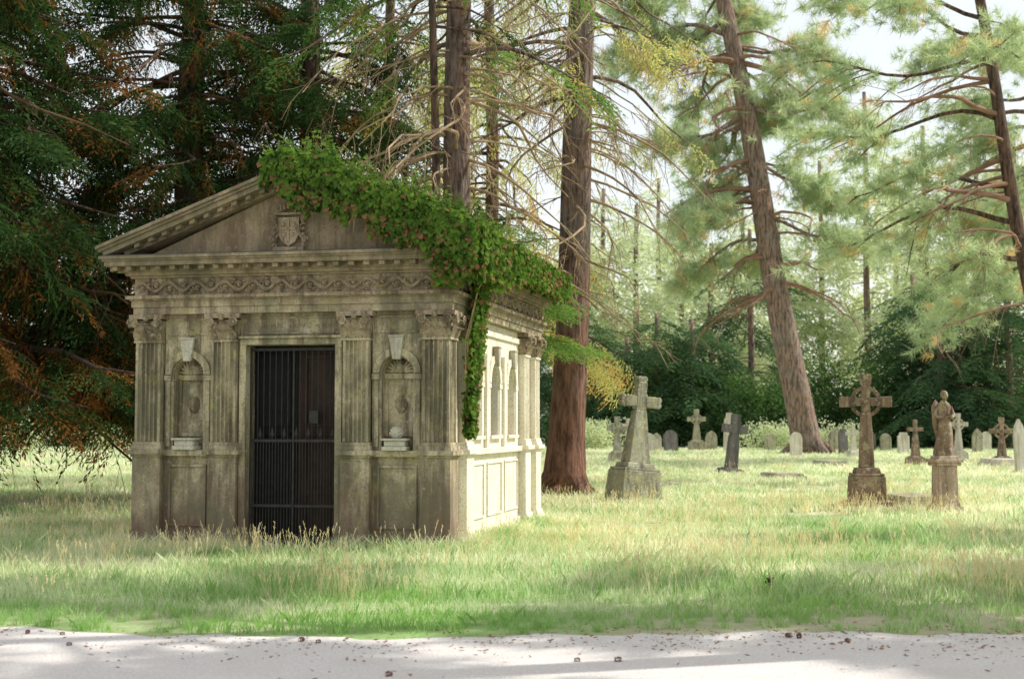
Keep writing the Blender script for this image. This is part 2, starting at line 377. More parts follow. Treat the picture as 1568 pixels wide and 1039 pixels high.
def pine(name,base,h,r,top,limbs,ts=(.6,.95),bk=None,ntuft=26,spread=.9,protos=None):
    e=empty(name); tm=MB(); at=trunk(tm,base,h,r,top,1.35,wob=.12); bm_=MB(); P=[];Ro=[];Sc=[]
    for (z,az,L,up_) in limbs:
        p0,rr=at(z); path=[]; a=math.radians(az); c=U(-.4,.4); ph=U(0,6)
        for k in range(11):
            t=k/10; aa=a+c*t
            path.append(p0+Vector((math.cos(aa)*L*t,math.sin(aa)*L*t,L*(up_*t-.18*t*t)+.05*L*math.sin(t*7+ph))))
        bm_.tube(path,[max(.02,min(rr*.45,.02*L+.02)*(1-.8*k/10)) for k in range(11)],6,False)
        ns=int(L*1.4)+3
        for s_ in range(ns):
            t=U(.3,1); k=min(9,int(t*10)); q=path[k].lerp(path[k+1],t*10-k)
            d=(path[k+1]-path[k]).normalized()+Vector((U(-1,1),U(-1,1),U(-.7,.5))); d.normalize(); l=L*U(.12,.34)*(1.25-t*.5)
            pp=[q+d*l*u+Vector((0,0,-.25*l*u*u)) for u in(0,.33,.66,1)]
            bm_.tube(pp,[.035*r/.4,.025*r/.4,.018,.012],4,False)
            for m in range(ntuft):
                u=U(.25,1.1); pc=q+d*l*u+Vector((0,0,-.25*l*u*u)); s=spread*(.35+.5*u)
                P.append(pc+Vector((random.gauss(0,s*.5),random.gauss(0,s*.5),random.gauss(-.05,s*.24))))
                Ro.append(eul((d.x+U(-.9,.9),d.y+U(-.9,.9),U(-.6,.6)))); Sc.append(U(*ts))
    tm.obj('trunk',bk or M_barkP,e,True); bm_.obj('limbs',bk or M_barkP,e,True); scatter('needles',P,Ro,Sc,protos or P_pine,e); return e,at
def limbs(n,z0,z1,Lr,azr,ur=(-.15,.25)): return [(z0+(z1-z0)*(i+U(0,1))/n,U(*azr),U(*Lr),U(*ur)) for i in range(n)]
e,at=pine('pine_tree',(16,77),30,.78,(-5.2,0),limbs(24,11,28,(3.5,7.5),(-30,210),(-.4,.1)),ts=(1.2,1.8),ntuft=11,spread=1.6)
bare_limbs(e,at,45,7,24,(2,5.5),mat=M_twigr,th=2.2)
e,at=pine('pine_tree',(15.6,40),18,.25,(-3.0,0),[(7.6,190,5.5,.02),(8.6,170,4.5,.1),(10.2,185,5.5,.12),(11.8,176,6.2,.10),(12.8,200,4.5,.2),(6.5,215,3.5,-.1),(13.5,180,5,.2),(12,240,4,.1)],ts=(.6,.9),ntuft=12,spread=1.0,bk=M_barkD)
bare_limbs(e,at,16,5,12,(2,5),az=(2.3,4.2),mat=M_twigr,th=1.3,droop=.3)
e,at=pine('pine_tree',(24,62),22,.45,(-1,0),limbs(14,8,20,(3.5,6.5),(90,270),(-.3,.15)),ts=(1.,1.4),ntuft=12,spread=1.3)
bare_limbs(e,at,25,6,16,(2,6),mat=M_twigr,th=1.8)
# pines outside the picture on the sunny side: these throw the dappled shade
for b,nn in (((16,17),14),((19.5,22),12),((8.6,14.0),14),((6.3,11.2),8),((13.5,15.2),14)):
    pine('pine_tree',b,14.5,.25,(0,0),limbs(9,9,14,(2.2,4.),(0,360)),ts=(.7,1.05),ntuft=nn,spread=.75)

# distant woodland
fe=empty('distant_trees')
def fartree(px,d,h,r,protos,nb,R,z0=4,sc=(2.0,3.4)):
    conifer('x',((px-784)/2178*d,d),h,r,R,z0=z0,nb=nb,dens=1.8,protos=protos,droop=.35,parent=fe,sc=sc,bk=M_barkP,flare=1.2)
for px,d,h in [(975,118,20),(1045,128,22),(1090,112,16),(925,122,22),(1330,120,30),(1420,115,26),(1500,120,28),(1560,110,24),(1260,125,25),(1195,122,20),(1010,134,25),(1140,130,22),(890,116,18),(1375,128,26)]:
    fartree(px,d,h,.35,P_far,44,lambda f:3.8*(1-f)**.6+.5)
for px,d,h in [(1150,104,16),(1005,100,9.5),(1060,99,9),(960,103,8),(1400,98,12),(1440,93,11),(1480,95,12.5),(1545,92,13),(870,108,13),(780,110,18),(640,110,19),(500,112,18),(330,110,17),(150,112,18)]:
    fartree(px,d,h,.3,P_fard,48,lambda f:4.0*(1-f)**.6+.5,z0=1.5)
def mass(name,blobs,protos,sc,parent=None):
    P=[];Ro=[];Sc=[]
    for (x,y,z,rx,ry,rz,n) in blobs:
        for i in range(n):
            d=np.array([random.gauss(0,1),random.gauss(0,1),random.gauss(0,1)]); d/=np.linalg.norm(d)
            if d[1]>.45: d[1]*=-1
            f=U(.6,1)*(1+.22*math.sin(d[0]*7+x)*math.cos(d[2]*6+y)+.12*math.sin(d[1]*11+d[2]*13))
            q=(x+d[0]*rx*f,y+d[1]*ry*f,max(.3,z+d[2]*rz*f)); P.append(q); Ro.append((U(0,6),U(0,6),U(0,6))); Sc.append(U(*sc))
    return scatter(name,P,Ro,Sc,protos,parent)
bl=[]
for px in list(range(960,1230,38))+list(range(1350,1640,40))+list(range(1235,1350,40))+[-60,20,100,180,880,920]:
    big=1.1 if 960<=px<1230 or px>=1350 else .6
    px+=U(-12,12); d=U(94,102); hh=U(1.8,3.7)*big
    bl.append(((px-784)/2178*d,d,hh*.7,U(2.0,3.),2.0,hh,65))
mass('rhododendron_bushes',bl,P_bush,(1.3,2.1))
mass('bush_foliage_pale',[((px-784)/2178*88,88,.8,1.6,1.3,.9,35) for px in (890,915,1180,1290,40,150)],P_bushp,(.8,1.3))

# ---------------------------------------------------------------- ground, road
def ground_mat():
    m,nt,o=new_mat('ground_turf'); P=pos(nt)
    n2=noise_(nt,P,6,4,.7); n3=noise_(nt,P,.13,3,.6,(1,1,1),7)
    c=mixc(nt,gcol(nt,P),(.24,.37,.12),(.70,.66,.48))
    c=mixc(nt,ramp(nt,n3,[(.5,0),(.62,.8)]),c,(.5,.4,.31))
    c=mixc(nt,ramp(nt,n2,[(.4,0),(.7,.4)]),c,(.22,.19,.11))
    principled(nt,o,c,1,bump_(nt,n2,.8,.06)); return m
g=MB(); g.add([(-500,-60,0),(500,-60,0),(500,900,0),(-500,900,0)],[(0,1,2,3)]); g.obj('ground',ground_mat())
def road_mat():
    m,nt,o=new_mat('gravel_road'); P=pos(nt)
    n=noise_(nt,P,45,4,.8); n2=noise_(nt,P,2.0,4,.6)
    c=mixc(nt,ramp(nt,n,[(.3,0),(.7,1)]),(.52,.47,.44),(.86,.81,.77))
    c=mixc(nt,ramp(nt,n2,[(.4,0),(.7,.45)]),c,(.62,.54,.49))
    principled(nt,o,c,.95,bump_(nt,n,.9,.015)); return m
def edge(x): return 11.05+.12*math.sin(x*.9)+.07*math.sin(x*3.1+1)+.05*math.sin(x*7.7)+ (.25*math.exp(-((x+4.6)/1.6)**2)) -.18*math.exp(-(x/2.2)**2)
r=MB(); xs=np.linspace(-60,60,900)
r.add([(x,-8,.004) for x in xs]+[(x,edge(x)+random.gauss(0,.03),.004) for x in xs],[(i,i+1,901+i,900+i) for i in range(899)])
r.obj('road',road_mat())

def blades(n,h,fx,w,lean=.5):
    q=[]
    for i in range(n):
        p=Vector((*fx(),0)); H=h*U(.35,1.15)*(1+.5*math.sin(p.x*7+1)*math.cos(p.y*6))
        ld=Vector((random.gauss(0,1),random.gauss(0,1),0))*lean*.4*H; a2=U(0,6.28); s=Vector((math.cos(a2),math.sin(a2),0))*w
        m=p+ld*.35+Vector((0,0,H*.55)); t=p+ld*1.2+Vector((0,0,H))
        q.append([p-s,p+s,m+s*.8,t,m-s*.8])
    return q
def disk(r):
    def f():
        a=U(0,6.28); k=r*math.sqrt(U(0,1)); return(math.cos(a)*k,math.sin(a)*k)
    return f
def sq(r): return lambda:(U(-r,r),U(-r,r))
def stalk(mat,nm,n=7):
    q=[]
    for i in range(n):
        p=Vector((U(-.15,.15),U(-.15,.15),0)); H=U(.25,.5); d=Vector((random.gauss(0,.2),random.gauss(0,.2),1)); s=Vector((.0018,.001,0)); t=p+d*H
        q.append([p-s,p+s,t+s,t-s])
        for k in range(8):
            b=p+d*(H*(.78+.24*k/9)); q.append(rh(b,(U(-.6,.6),U(-.6,.6),1),.035,.004))
    return proto(nm,q,mat)
P_g0=[proto('grass_patch_v%d'%i,blades(750,.08,sq(.54),.0042,.8),M_grass) for i in range(3)]
P_g1=[proto('grass_patch_a%d'%i,blades(680,.125,sq(.54),.0045,.7),M_grass) for i in range(4)]
P_g2=[proto('grass_patch_b%d'%i,blades(850,.15,sq(1.08),.010,.7),M_grass) for i in range(3)]
P_g3=[proto('grass_patch_c%d'%i,blades(900,.17,sq(2.15),.022,.7),M_grass) for i in range(3)]
P_gr=[proto('grass_tuft_%d'%i,blades(30,.14,disk(.13),.0038,.9),M_grass) for i in range(4)]
P_st=[stalk(M_straw,'straw_%d'%i) for i in range(4)]
c12,s12=math.cos(math.radians(12.1)),math.sin(math.radians(12.1))
BX,BY,W,L_=-4.926,18.493,4.26,5.9
def inb(x,y,m=.12):
    dx,dy=x-BX,y-BY; u=dx*c12-dy*s12; v=dx*s12+dy*c12
    return -m<u<W+m and -m<v<L_+m
def ns(x,y): return .5+.5*math.sin(x*.8+1.3*math.sin(y*.5))*math.cos(y*.9+math.sin(x*.6))
def grid(name,y0,y1,st_,protos,skip=.0):
    P=[];R_=[];Sx=[]; y=y0+st_/2; holes=[]
    while y<y1:
        X=.38*y+1.5+st_; x=-X
        while x<X:
            bad=(y-st_*.55<edge(x)+.05) or inb(x,y,st_*.62)
            if bad: holes.append((x,y))
            elif random.random()>skip*(ns(x*.5+3,y*.6)<.3): P.append((x,y,0)); R_.append((0,0,random.randint(0,3)*math.pi/2)); Sx.append(U(.9,1.1))
            x+=st_
        y+=st_
    scatter(name,P,R_,Sx,protos); return holes
H0=grid('grass_verge',11,13,1.0,P_g0); H1=grid('grass_near',13,24,1.0,P_g1,.15); H2=grid('grass_mid',24,46,2.0,P_g2,.5); H3=grid('grass_far',46,104,4.0,P_g3,.2)
P=[];R_=[];Sx=[]
def tuftat(x,y,s):
    if inb(x,y,.1) or y<edge(x)+random.gauss(.02,.07): return
    P.append((x,y,0)); R_.append((0,0,U(0,6.28))); Sx.append(s)
for hx,hy in H0:
    for k in range(36): tuftat(hx+U(-.55,.55),hy+U(-.55,.55),U(.3,.65))
for hx,hy in H1:
    for k in range(26): tuftat(hx+U(-.55,.55),hy+U(-.55,.55),U(.6,1.1))
for hx,hy in H2:
    for k in range(60): tuftat(hx+U(-1,1),hy+U(-1,1),U(.8,1.2))
for k in range(2200):
    y=11.3+22*U(0,1)**1.2; x=U(-1,1)*(.38*y+1); 
    if random.random()<ns(x*1.7,y*1.3)**2: tuftat(x,y,U(.8,1.4)*(.6 if y<13 else 1))
for i in range(330):
    if random.random()<.6: u=U(-.3,W+.3); v=-U(.1,.4)
    else: v=U(-.3,L_); u=W+U(.1,.3)
    if 1.4<u<2.85 and v<0 and random.random()<.8: continue
    P.append((BX+u*c12+v*s12,BY-u*s12+v*c12,0)); R_.append((0,0,U(0,6))); Sx.append(U(.8,1.5))
scatter('grass_tufts',P,R_,Sx,P_gr)
def pst(x,y): return (.03+.97*ns(x*1.3+2,y*1.1)**3)*(1 if y>13 else .12)
P=[];R_=[];Sx=[]
while len(P)<850:
    y=12+16*U(0,1); x=U(-1,1)*(.38*y+1)
    if random.random()<pst(x,y) and not inb(x,y,.15): P.append((x,y,0)); R_.append((0,0,U(0,6))); Sx.append(U(.55,1.05))
while len(P)<1500:
    y=28+40*U(0,1); x=U(-1,1)*(.38*y+1)
    if random.random()<pst(x,y): P.append((x,y,0)); R_.append((0,0,U(0,6))); Sx.append(U(.7,1.1))
# dry clump around the kerbed grave
for i in range(60): P.append((6.5+U(-1.1,1.6),25.6+U(-.9,.6),0)); R_.append((0,0,U(0,6))); Sx.append(U(.6,1.))
scatter('dry_grass_stalks',P,R_,Sx,P_st)

# ---------------------------------------------------------------- mausoleum
mz=empty('mausoleum',(BX,BY,0),-math.radians(12.1))
st=MB(); cv=MB(); wh=MB(); ld=MB(); ss=MB()
def leafcap(mb,o,u,n,w,h,out=.06):
    o=Vector(o);u=Vector(u);n=Vector(n); rows=[]
    for t,ou,ww in((0,.0,.8),(.4,.3,1.),(.75,.55,.85),(.95,1.,.6),(.85,1.25,.2)):
        c=o+n*out*ou+Vector((0,0,h*t)); rows.append([c-u*w*.5*ww-n*.01,c+n*.008,c+u*w*.5*ww-n*.01])
    vs=[p for r_ in rows for p in r_]; fs=[]
    for i in range(4):
        for k in range(2): fs.append((i*3+k,i*3+k+1,(i+1)*3+k+1,(i+1)*3+k))
    mb.add(vs,fs)
def flut(mb,x0,x1,y0,y1,sides,z0,z1):
    cs=[((x0,y0),(x1,y0),(0,1),'f'),((x1,y0),(x1,y1),(-1,0),'r'),((x1,y1),(x0,y1),(0,-1),'b'),((x0,y1),(x0,y0),(1,0),'l')]; poly=[]
    for a,b,inn,k in cs:
        poly.append(a)
        if k in sides:
            w=math.hypot(b[0]-a[0],b[1]-a[1]); ux,uy=(b[0]-a[0])/w,(b[1]-a[1])/w; m=.03; n=5; cw=(w-2*m)/n; gw=cw*.39
            for j in range(n):
                cc=m+cw*(j+.5)
                for th in range(0,181,30):
                    t=math.radians(th); s_=cc-gw*math.cos(t); dd=gw*1.6*math.sin(t)
                    poly.append((a[0]+ux*s_+inn[0]*dd,a[1]+uy*s_+inn[1]*dd))
    mb.vprism(poly,z0,z1)
def pier(x0,x1,y0,y1,sides):
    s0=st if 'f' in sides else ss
    def bx(mb,o,z0,z1,tp=0):
        mb.box(x0-(o if 'l' in sides or 'f' in sides or 'b' in sides else 0),x1+(o if 'r' in sides or 'f' in sides or 'b' in sides else 0),
               y0-(o if set(sides)&set('flr') else 0),y1+(o if set(sides)&set('blr') else 0),z0,z1,tp)
    bx(s0,.075,-.05,.12); bx(s0,.06,.12,.17,.015); bx(s0,.035,.17,.24,.02); bx(s0,0.0,.24,1.19)
    bx(s0,.02,1.19,1.22); bx(s0,.055,1.22,1.28); bx(s0,.02,1.28,1.34,.01); bx(s0,.0,1.34,1.38)
    flut(s0,x0+.02,x1-.02,y0+.02,y1-.02,sides,1.38,2.66)
    bx(s0,.0,2.66,2.69)
    bx(cv,-.015,2.69,2.95,-.02)
    bx(cv,.05,2.965,3.025)
    F={'f':((x0,y0),(1,0,0),(0,-1,0),x1-x0),'r':((x1,y0),(0,1,0),(1,0,0),y1-y0),'l':((x0,y0),(0,1,0),(-1,0,0),y1-y0),'b':((x0,y1),(1,0,0),(0,1,0),x1-x0)}
    for k in sides:
        (ax,ay),u,n,w=F[k]; u=Vector(u); n=Vector(n); o=Vector((ax,ay,0))
        for j in range(4): leafcap(cv,o+u*w*(j+.5)/4+Vector((0,0,2.69)),u,n,w/4*1.05,.13,.07)
        for j in range(3): leafcap(cv,o+u*w*(j+1)/4+Vector((0,0,2.75)),u,n,w/4*1.1,.17,.08)
        for e_,sg in((0.,1),(w,-1)):
            c=o+u*(e_+sg*.035)+Vector((0,0,2.91))+n*.06
            pts=[];rr=[]
            for q in range(22):
                an=q*.55; rad=.066*(1-q/24)
                pts.append(c+u*sg*(-math.cos(an)*rad)+Vector((0,0,math.sin(an)*rad))+n*.02); rr.append(.016*(1-q/40))
            cv.tube(pts,rr,5); cv.tube([c-n*.05,c+n*.018],.045,10)
        c=o+u*w*.5+Vector((0,0,2.97))+n*.06; cv.ball(c,.04)
for x0,x1,sd in((0,.39,'fl'),(1.05,1.43,'f'),(2.83,3.21,'f'),(3.87,W,'fr')): pier(x0,x1,0,.40,sd)
for y0,y1 in((.85,1.25),(4.65,5.05)): pier(W-.42,W,y0,y1,'r'); pier(0,.42,y0,y1,'l')
pier(W-.39,W,L_-.4,L_,'rb'); pier(0,.39,L_-.4,L_,'lb')
def archwall(mb,u0,u1,z0,z1,cx,r_,zs,ob,v0,v1):
    if u0<cx-r_: mb.box(u0,cx-r_,v0,v1,z0,z1)
    if u1>cx+r_: mb.box(cx+r_,u1,v0,v1,z0,z1)
    if ob>z0: mb.box(cx-r_,cx+r_,v0,v1,z0,ob)
    n=14; A=[(cx-r_*math.cos(math.pi*i/n),zs+r_*math.sin(math.pi*i/n)) for i in range(n+1)]
    for i in range(n):
        (xa,za),(xb,zb)=A[i],A[i+1]; mb.prism([(xa,za),(xb,zb),(xb,z1),(xa,z1)],v0,v1)
def ring(mb,cx,zs,r0,r1,v0,v1,n=16):
    for i in range(n):
        a,b=math.pi*i/n,math.pi*(i+1)/n
        mb.prism([(cx-r0*math.cos(a),zs+r0*math.sin(a)),(cx-r0*math.cos(b),zs+r0*math.sin(b)),(cx-r1*math.cos(b),zs+r1*math.sin(b)),(cx-r1*math.cos(a),zs+r1*math.sin(a))],v0,v1)
def keystone(mb,cx,z0,z1,v0,v1): mb.prism([(cx-.05,z0),(cx+.05,z0),(cx+.095,z1),(cx-.095,z1)],v0,v1); mb.prism([(cx-.105,z1),(cx+.105,z1),(cx+.105,z1+.025),(cx-.105,z1+.025)],v0-.01,v1)
for u0,u1 in((.39,1.05),(3.21,3.87)):
    c=(u0+u1)/2; r_=.205; zs=2.25
    archwall(st,u0,u1,1.27,3.03,c,r_,zs,1.28,.12,.42)
    ring(st,c,zs,.225,.315,.08,.118); keystone(wh,c,2.42,2.70,.045,.115)
    st.box(u0+.002,c-r_-.02,.08,.118,2.17,2.24); st.box(c+r_+.02,u1-.002,.08,.118,2.17,2.24)
    st.box(u0+.03,c-r_-.04,.095,.118,1.32,2.165); st.box(c+r_+.04,u1-.03,.095,.118,1.32,2.165)
    st.box(c-.20,c+.20,.30,.4,1.29,2.5)
    st.box(c-.205,c+.205,.24,.29,2.18,2.25); st.box(c-.205,c-.165,.265,.298,1.45,2.18); st.box(c+.165,c+.205,.265,.298,1.45,2.18); st.box(c-.16,c+.16,.27,.298,1.45,1.5)
    cv.ball((c,.30,1.86),(.085,.03,.12),12,8)
    for q in range(11):
        an=math.pi*(q+.5)/11; st.tube([(c,.265,2.26),(c+.10*math.cos(an),.235,2.26+.10*math.sin(an)),(c+.195*math.cos(an),.28,2.26+.195*math.sin(an))],[.006,.019,.02],6)
    st.box(u0+.001,u1-.001,.05,.43,1.2,1.275)
    wh.box(c-.17,c+.15,.0,.22,1.278,1.33); wh.box(c-.145,c+.125,.02,.2,1.332,1.40); wh.box(c-.18,c+.16,-.01,.23,1.402,1.43)
    st.box(u0,u1,.13,.42,.0,1.2); st.box(u0+.02,u1-.02,.07,.129,.0,.13); st.box(u0+.02,u1-.02,.095,.129,.132,.19)
    for a_,b_,z0,z1 in((u0+.07,u1-.07,1.06,1.09),(u0+.07,u1-.07,.3,.33),(u0+.07,u0+.1,.332,1.058),(u1-.1,u1-.07,.332,1.058)): st.box(a_,b_,.105,.129,z0,z1)
    for a_,b_,z0,z1 in((u0+.06,u1-.06,2.95,2.975),(u0+.06,u1-.06,2.76,2.785)): st.box(a_,b_,.10,.119,z0,z1)
c=3.54; wh.ball((c,.1,1.50),(.09,.06,.085),10,7)
for q in range(7): wh.tube([(c,.06,1.44),(c+.08*math.cos(.3+q*.42),.04,1.47+.11*math.sin(.3+q*.42))],[.01,.016],5)
st.box(1.43,2.83,.12,.42,2.62,3.03); 
st.box(1.44,1.53,.07,.42,0,2.62); st.box(2.73,2.82,.07,.42,0,2.62)
st.box(1.44,2.82,.07,.118,2.622,2.70); st.box(1.433,2.827,.035,.117,2.702,2.735)
st.box(1.50,2.76,.10,.118,2.76,2.78); st.box(1.50,2.76,.10,.118,2.96,2.98)
ins=MB()
for k in range(22):
    x=1.6+k*.05
    if k in(4,9,10,16): continue
    ins.box(x,x+.006,.114,.1185,2.84,2.89); 
    if k%3: ins.box(x+.008,x+.028,.114,.1185,2.84+(.03 if k%2 else 0),2.846+(.03 if k%2 else 0))
    if k%2: ins.box(x+.03,x+.035,.114,.1185,2.84,2.89)
ins.obj('inscription',M_stone2,mz)
st.box(1.4,2.86,-.12,.42,-.05,.05)
core=MB(); core.box(.32,W-.32,.425,L_-.3,0,3.0); core.obj('core_walls',M_stone,mz)
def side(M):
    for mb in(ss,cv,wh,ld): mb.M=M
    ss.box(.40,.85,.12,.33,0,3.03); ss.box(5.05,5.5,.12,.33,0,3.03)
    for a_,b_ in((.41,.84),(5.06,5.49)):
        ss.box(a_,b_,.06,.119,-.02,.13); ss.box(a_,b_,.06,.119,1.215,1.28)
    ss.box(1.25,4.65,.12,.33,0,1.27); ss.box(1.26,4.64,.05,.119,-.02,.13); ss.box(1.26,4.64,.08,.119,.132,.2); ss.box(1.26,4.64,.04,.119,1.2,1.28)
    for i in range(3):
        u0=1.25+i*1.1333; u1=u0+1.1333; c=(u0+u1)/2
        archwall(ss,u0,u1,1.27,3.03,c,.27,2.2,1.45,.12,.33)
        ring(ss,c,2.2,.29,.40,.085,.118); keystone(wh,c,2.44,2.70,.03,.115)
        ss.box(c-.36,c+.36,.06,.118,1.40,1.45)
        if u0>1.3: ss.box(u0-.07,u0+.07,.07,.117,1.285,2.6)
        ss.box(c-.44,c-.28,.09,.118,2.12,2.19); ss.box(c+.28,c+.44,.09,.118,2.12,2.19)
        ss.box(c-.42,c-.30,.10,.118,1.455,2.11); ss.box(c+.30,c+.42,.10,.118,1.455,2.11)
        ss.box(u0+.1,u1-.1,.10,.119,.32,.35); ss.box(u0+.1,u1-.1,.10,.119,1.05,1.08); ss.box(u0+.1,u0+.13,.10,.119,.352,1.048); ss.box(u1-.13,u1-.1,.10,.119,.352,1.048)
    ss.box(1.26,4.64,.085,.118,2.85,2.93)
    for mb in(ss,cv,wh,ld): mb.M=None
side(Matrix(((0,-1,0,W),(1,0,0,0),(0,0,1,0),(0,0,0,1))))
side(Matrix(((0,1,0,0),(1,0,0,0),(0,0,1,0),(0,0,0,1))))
st.box(.39,W-.39,L_-.31,L_-.12,0,3.03)
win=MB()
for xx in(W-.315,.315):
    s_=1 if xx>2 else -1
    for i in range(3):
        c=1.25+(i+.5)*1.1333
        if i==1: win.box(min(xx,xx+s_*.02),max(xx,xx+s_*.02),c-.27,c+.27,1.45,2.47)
win.obj('window_dark_panel',M_dark,mz)  # solid near-black panel, shade of the opening painted as colour
gr=MB()
for k in range(5): gr.tube([(W-.25,2.95-.2+k*.1,1.45),(W-.25,2.95-.2+k*.1,2.42)],.008,6)
def band(mb,o,z0,z1,t=0): mb.box(-o,W+o,-o,L_+o,z0,z1,t)
band(st,.01,3.028,3.12); band(st,.03,3.12,3.205); band(st,.05,3.205,3.225); band(cv,.09,3.225,3.27,-.0); 
band(cv,-.002,3.27,3.50); band(st,.04,3.50,3.53); band(st,.09,3.53,3.575,-.0)
band(st,.29,3.64,3.70); band(st,.315,3.70,3.725); band(st,.345,3.725,3.765); band(ld,.335,3.766,3.778)
band(st,.12,3.575,3.64)
n=24
for i in range(n):
    x=-.2+i*(W+.34)/(n-1); st.box(x,x+.075,-.25,-.121,3.585,3.638)
n=32
for i in range(n):
    y=-.2+i*(L_+.34)/(n-1); st.box(W+.121,W+.25,y,y+.075,3.585,3.638); st.box(-.25,-.121,y,y+.075,3.585,3.638)
sr=MB()
def scroll(o,u,n,w):
    o=Vector(o);u=Vector(u);n=Vector(n); k=int(w/.36); wl=w/k; Z=3.385
    pts=[o+u*(w*i/(k*16))+n*.035+Vector((0,0,Z+.06*math.sin(2*math.pi*i/16))) for i in range(k*16+1)]
    sr.tube(pts,.018,5)
    for j in range(k*2):
        sg=1 if j%2==0 else -1; c=o+u*wl*(j*.5+.25)+n*.03+Vector((0,0,Z-sg*.012)); P_=[]
        for q in range(18):
            an=q*.5; rad=.066*(1-q/20); P_.append(c+u*math.cos(an)*rad*1.15+Vector((0,0,sg*math.sin(an)*rad)))
        sr.tube(P_,[.015]*18,4); sr.ball(c,.026,6,4)
        for q in range(4):
            d=U(0,6.28); sr.ball(c+u*math.cos(d)*.085+Vector((0,0,math.sin(d)*.07)),(.022,.025,.016),5,4)
scroll((.02,-.0,0),(1,0,0),(0,-1,0),W-.04); scroll((W,.02,0),(0,1,0),(1,0,0),L_-.04); scroll((0,.02,0),(0,1,0),(-1,0,0),L_-.04)
sr.obj('frieze_scroll',M_stone,mz,False,0,True)
zr=lambda x:4.83-.375*abs(x-W/2)
def chev(mb,e_,d0,d1,y0,y1):
    A=[(-e_,zr(-e_)-d0),(W/2,zr(W/2)-d0),(W+e_,zr(W+e_)-d0)]; B=[(x,z-(d1-d0)) for x,z in A]
    mb.prism([A[0],A[1],B[1],B[0]],y0,y1); mb.prism([A[1],A[2],B[2],B[1]],y0,y1)
chev(st,.375,0,.045,-.375,L_+.375); chev(st,.35,.0455,.085,-.34,L_+.34); chev(st,.30,.086,.15,-.305,L_+.305); chev(st,.1,.151,.21,-.115,L_+.1)
st.prism([(0.1,3.77),(W-.1,3.77),(W/2,zr(W/2)-.2)],.04,L_-.04)
for i in range(11):
    for sg in(-1,1):
        x=W/2+sg*(.12+i*.19); z=zr(x)-.152; dz=-.375*sg*.07
        st.prism([(x,z),(x+.07,z+dz),(x+.07,z+dz-.05),(x,z-.05)],-.25,-.116)
sc=MB(); cx=W/2; 
sc.prism([(cx-.14,4.24),(cx+.14,4.24),(cx+.14,4.02),(cx+.09,3.93),(cx,3.87),(cx-.09,3.93),(cx-.14,4.02)],-.03,.05)
sc.prism([(cx-.19,4.27),(cx+.19,4.27),(cx+.19,4.30),(cx-.19,4.30)],-.05,.05); sc.box(cx-.21,cx+.21,-.05,.05,3.80,3.86)
sc.box(cx-.10,cx+.10,-.045,-.029,4.08,4.11); sc.box(cx-.012,cx+.012,-.045,-.029,3.92,4.21)
for q in(-.07,.07):
    sc.ball((cx+q,-.035,4.15),(.03,.02,.03),8,5); sc.ball((cx+q*.8,-.035,4.02),(.025,.02,.03),8,5)
for sg in(-1,1):
    sc.tube([(cx+sg*(.165+.03*math.sin(t*.9)),-.02,3.86+.4*t/10) for t in range(11)],.022,6)
    for t in range(6): sc.ball((cx+sg*.20,-.03,3.88+t*.07),(.035,.04,.025),6,4)
    for c0,z0 in((.2,4.22),(.22,3.95),(.12,4.36)):
        sc.tube([(cx+sg*(c0+.045*(1-q/16)*math.cos(q*.6)),-.04,z0+.045*(1-q/16)*math.sin(q*.6)) for q in range(14)],.012,5)
for t in range(5): sc.ball((cx-.1+t*.05,-.04,4.34+.04*math.sin(t*math.pi/4)),(.025,.035,.045),6,4)
sc.obj('coat_of_arms',M_stone2,mz,False,0,True)
st.box(W/2-.12,W/2+.12,-.3,.1,4.79,4.86)
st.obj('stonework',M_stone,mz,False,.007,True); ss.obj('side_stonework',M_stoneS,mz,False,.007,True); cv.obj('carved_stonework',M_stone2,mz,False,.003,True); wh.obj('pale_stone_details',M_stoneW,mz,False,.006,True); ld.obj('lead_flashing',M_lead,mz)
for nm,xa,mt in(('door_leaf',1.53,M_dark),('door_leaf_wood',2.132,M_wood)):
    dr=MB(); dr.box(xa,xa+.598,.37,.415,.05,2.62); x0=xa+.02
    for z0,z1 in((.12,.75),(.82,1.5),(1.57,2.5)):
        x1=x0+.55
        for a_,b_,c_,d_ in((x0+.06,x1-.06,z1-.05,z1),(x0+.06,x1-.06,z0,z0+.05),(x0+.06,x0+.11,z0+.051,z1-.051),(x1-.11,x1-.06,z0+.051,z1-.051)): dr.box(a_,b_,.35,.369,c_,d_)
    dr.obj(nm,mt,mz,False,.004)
for k in range(15):
    x=1.555+k*.082; gr.tube([(x,.22,.06),(x,.22,2.56)],.0075,6)
for k in range(14):
    x=1.596+k*.082; gr.tube([(x,.22,.06),(x,.22,1.42)],.006,6)
    if k%2==1:
        gr.tube([(x,.21,1.42),(x,.21,1.47),(x,.21,1.58)],[.01,.028,.001],6)
        for sg in(-1,1): gr.tube([(x,.21,1.44),(x+sg*.026,.21,1.49),(x+sg*.034,.21,1.455)],[.007,.008,.003],5)
for z in(.1,.55,1.38,2.55): gr.box(1.54,2.72,.205,.235,z,z+.035)
gr.box(2.118,2.142,.2,.24,.06,2.58); gr.box(2.35,2.47,.19,.235,1.62,1.78)
for xx in(1.545,2.715): gr.tube([(xx,.22,.05),(xx,.22,2.6)],.014,8)
gr.obj('iron_gate',plain('iron_worn',(.05,.047,.045),.5,.3),mz)

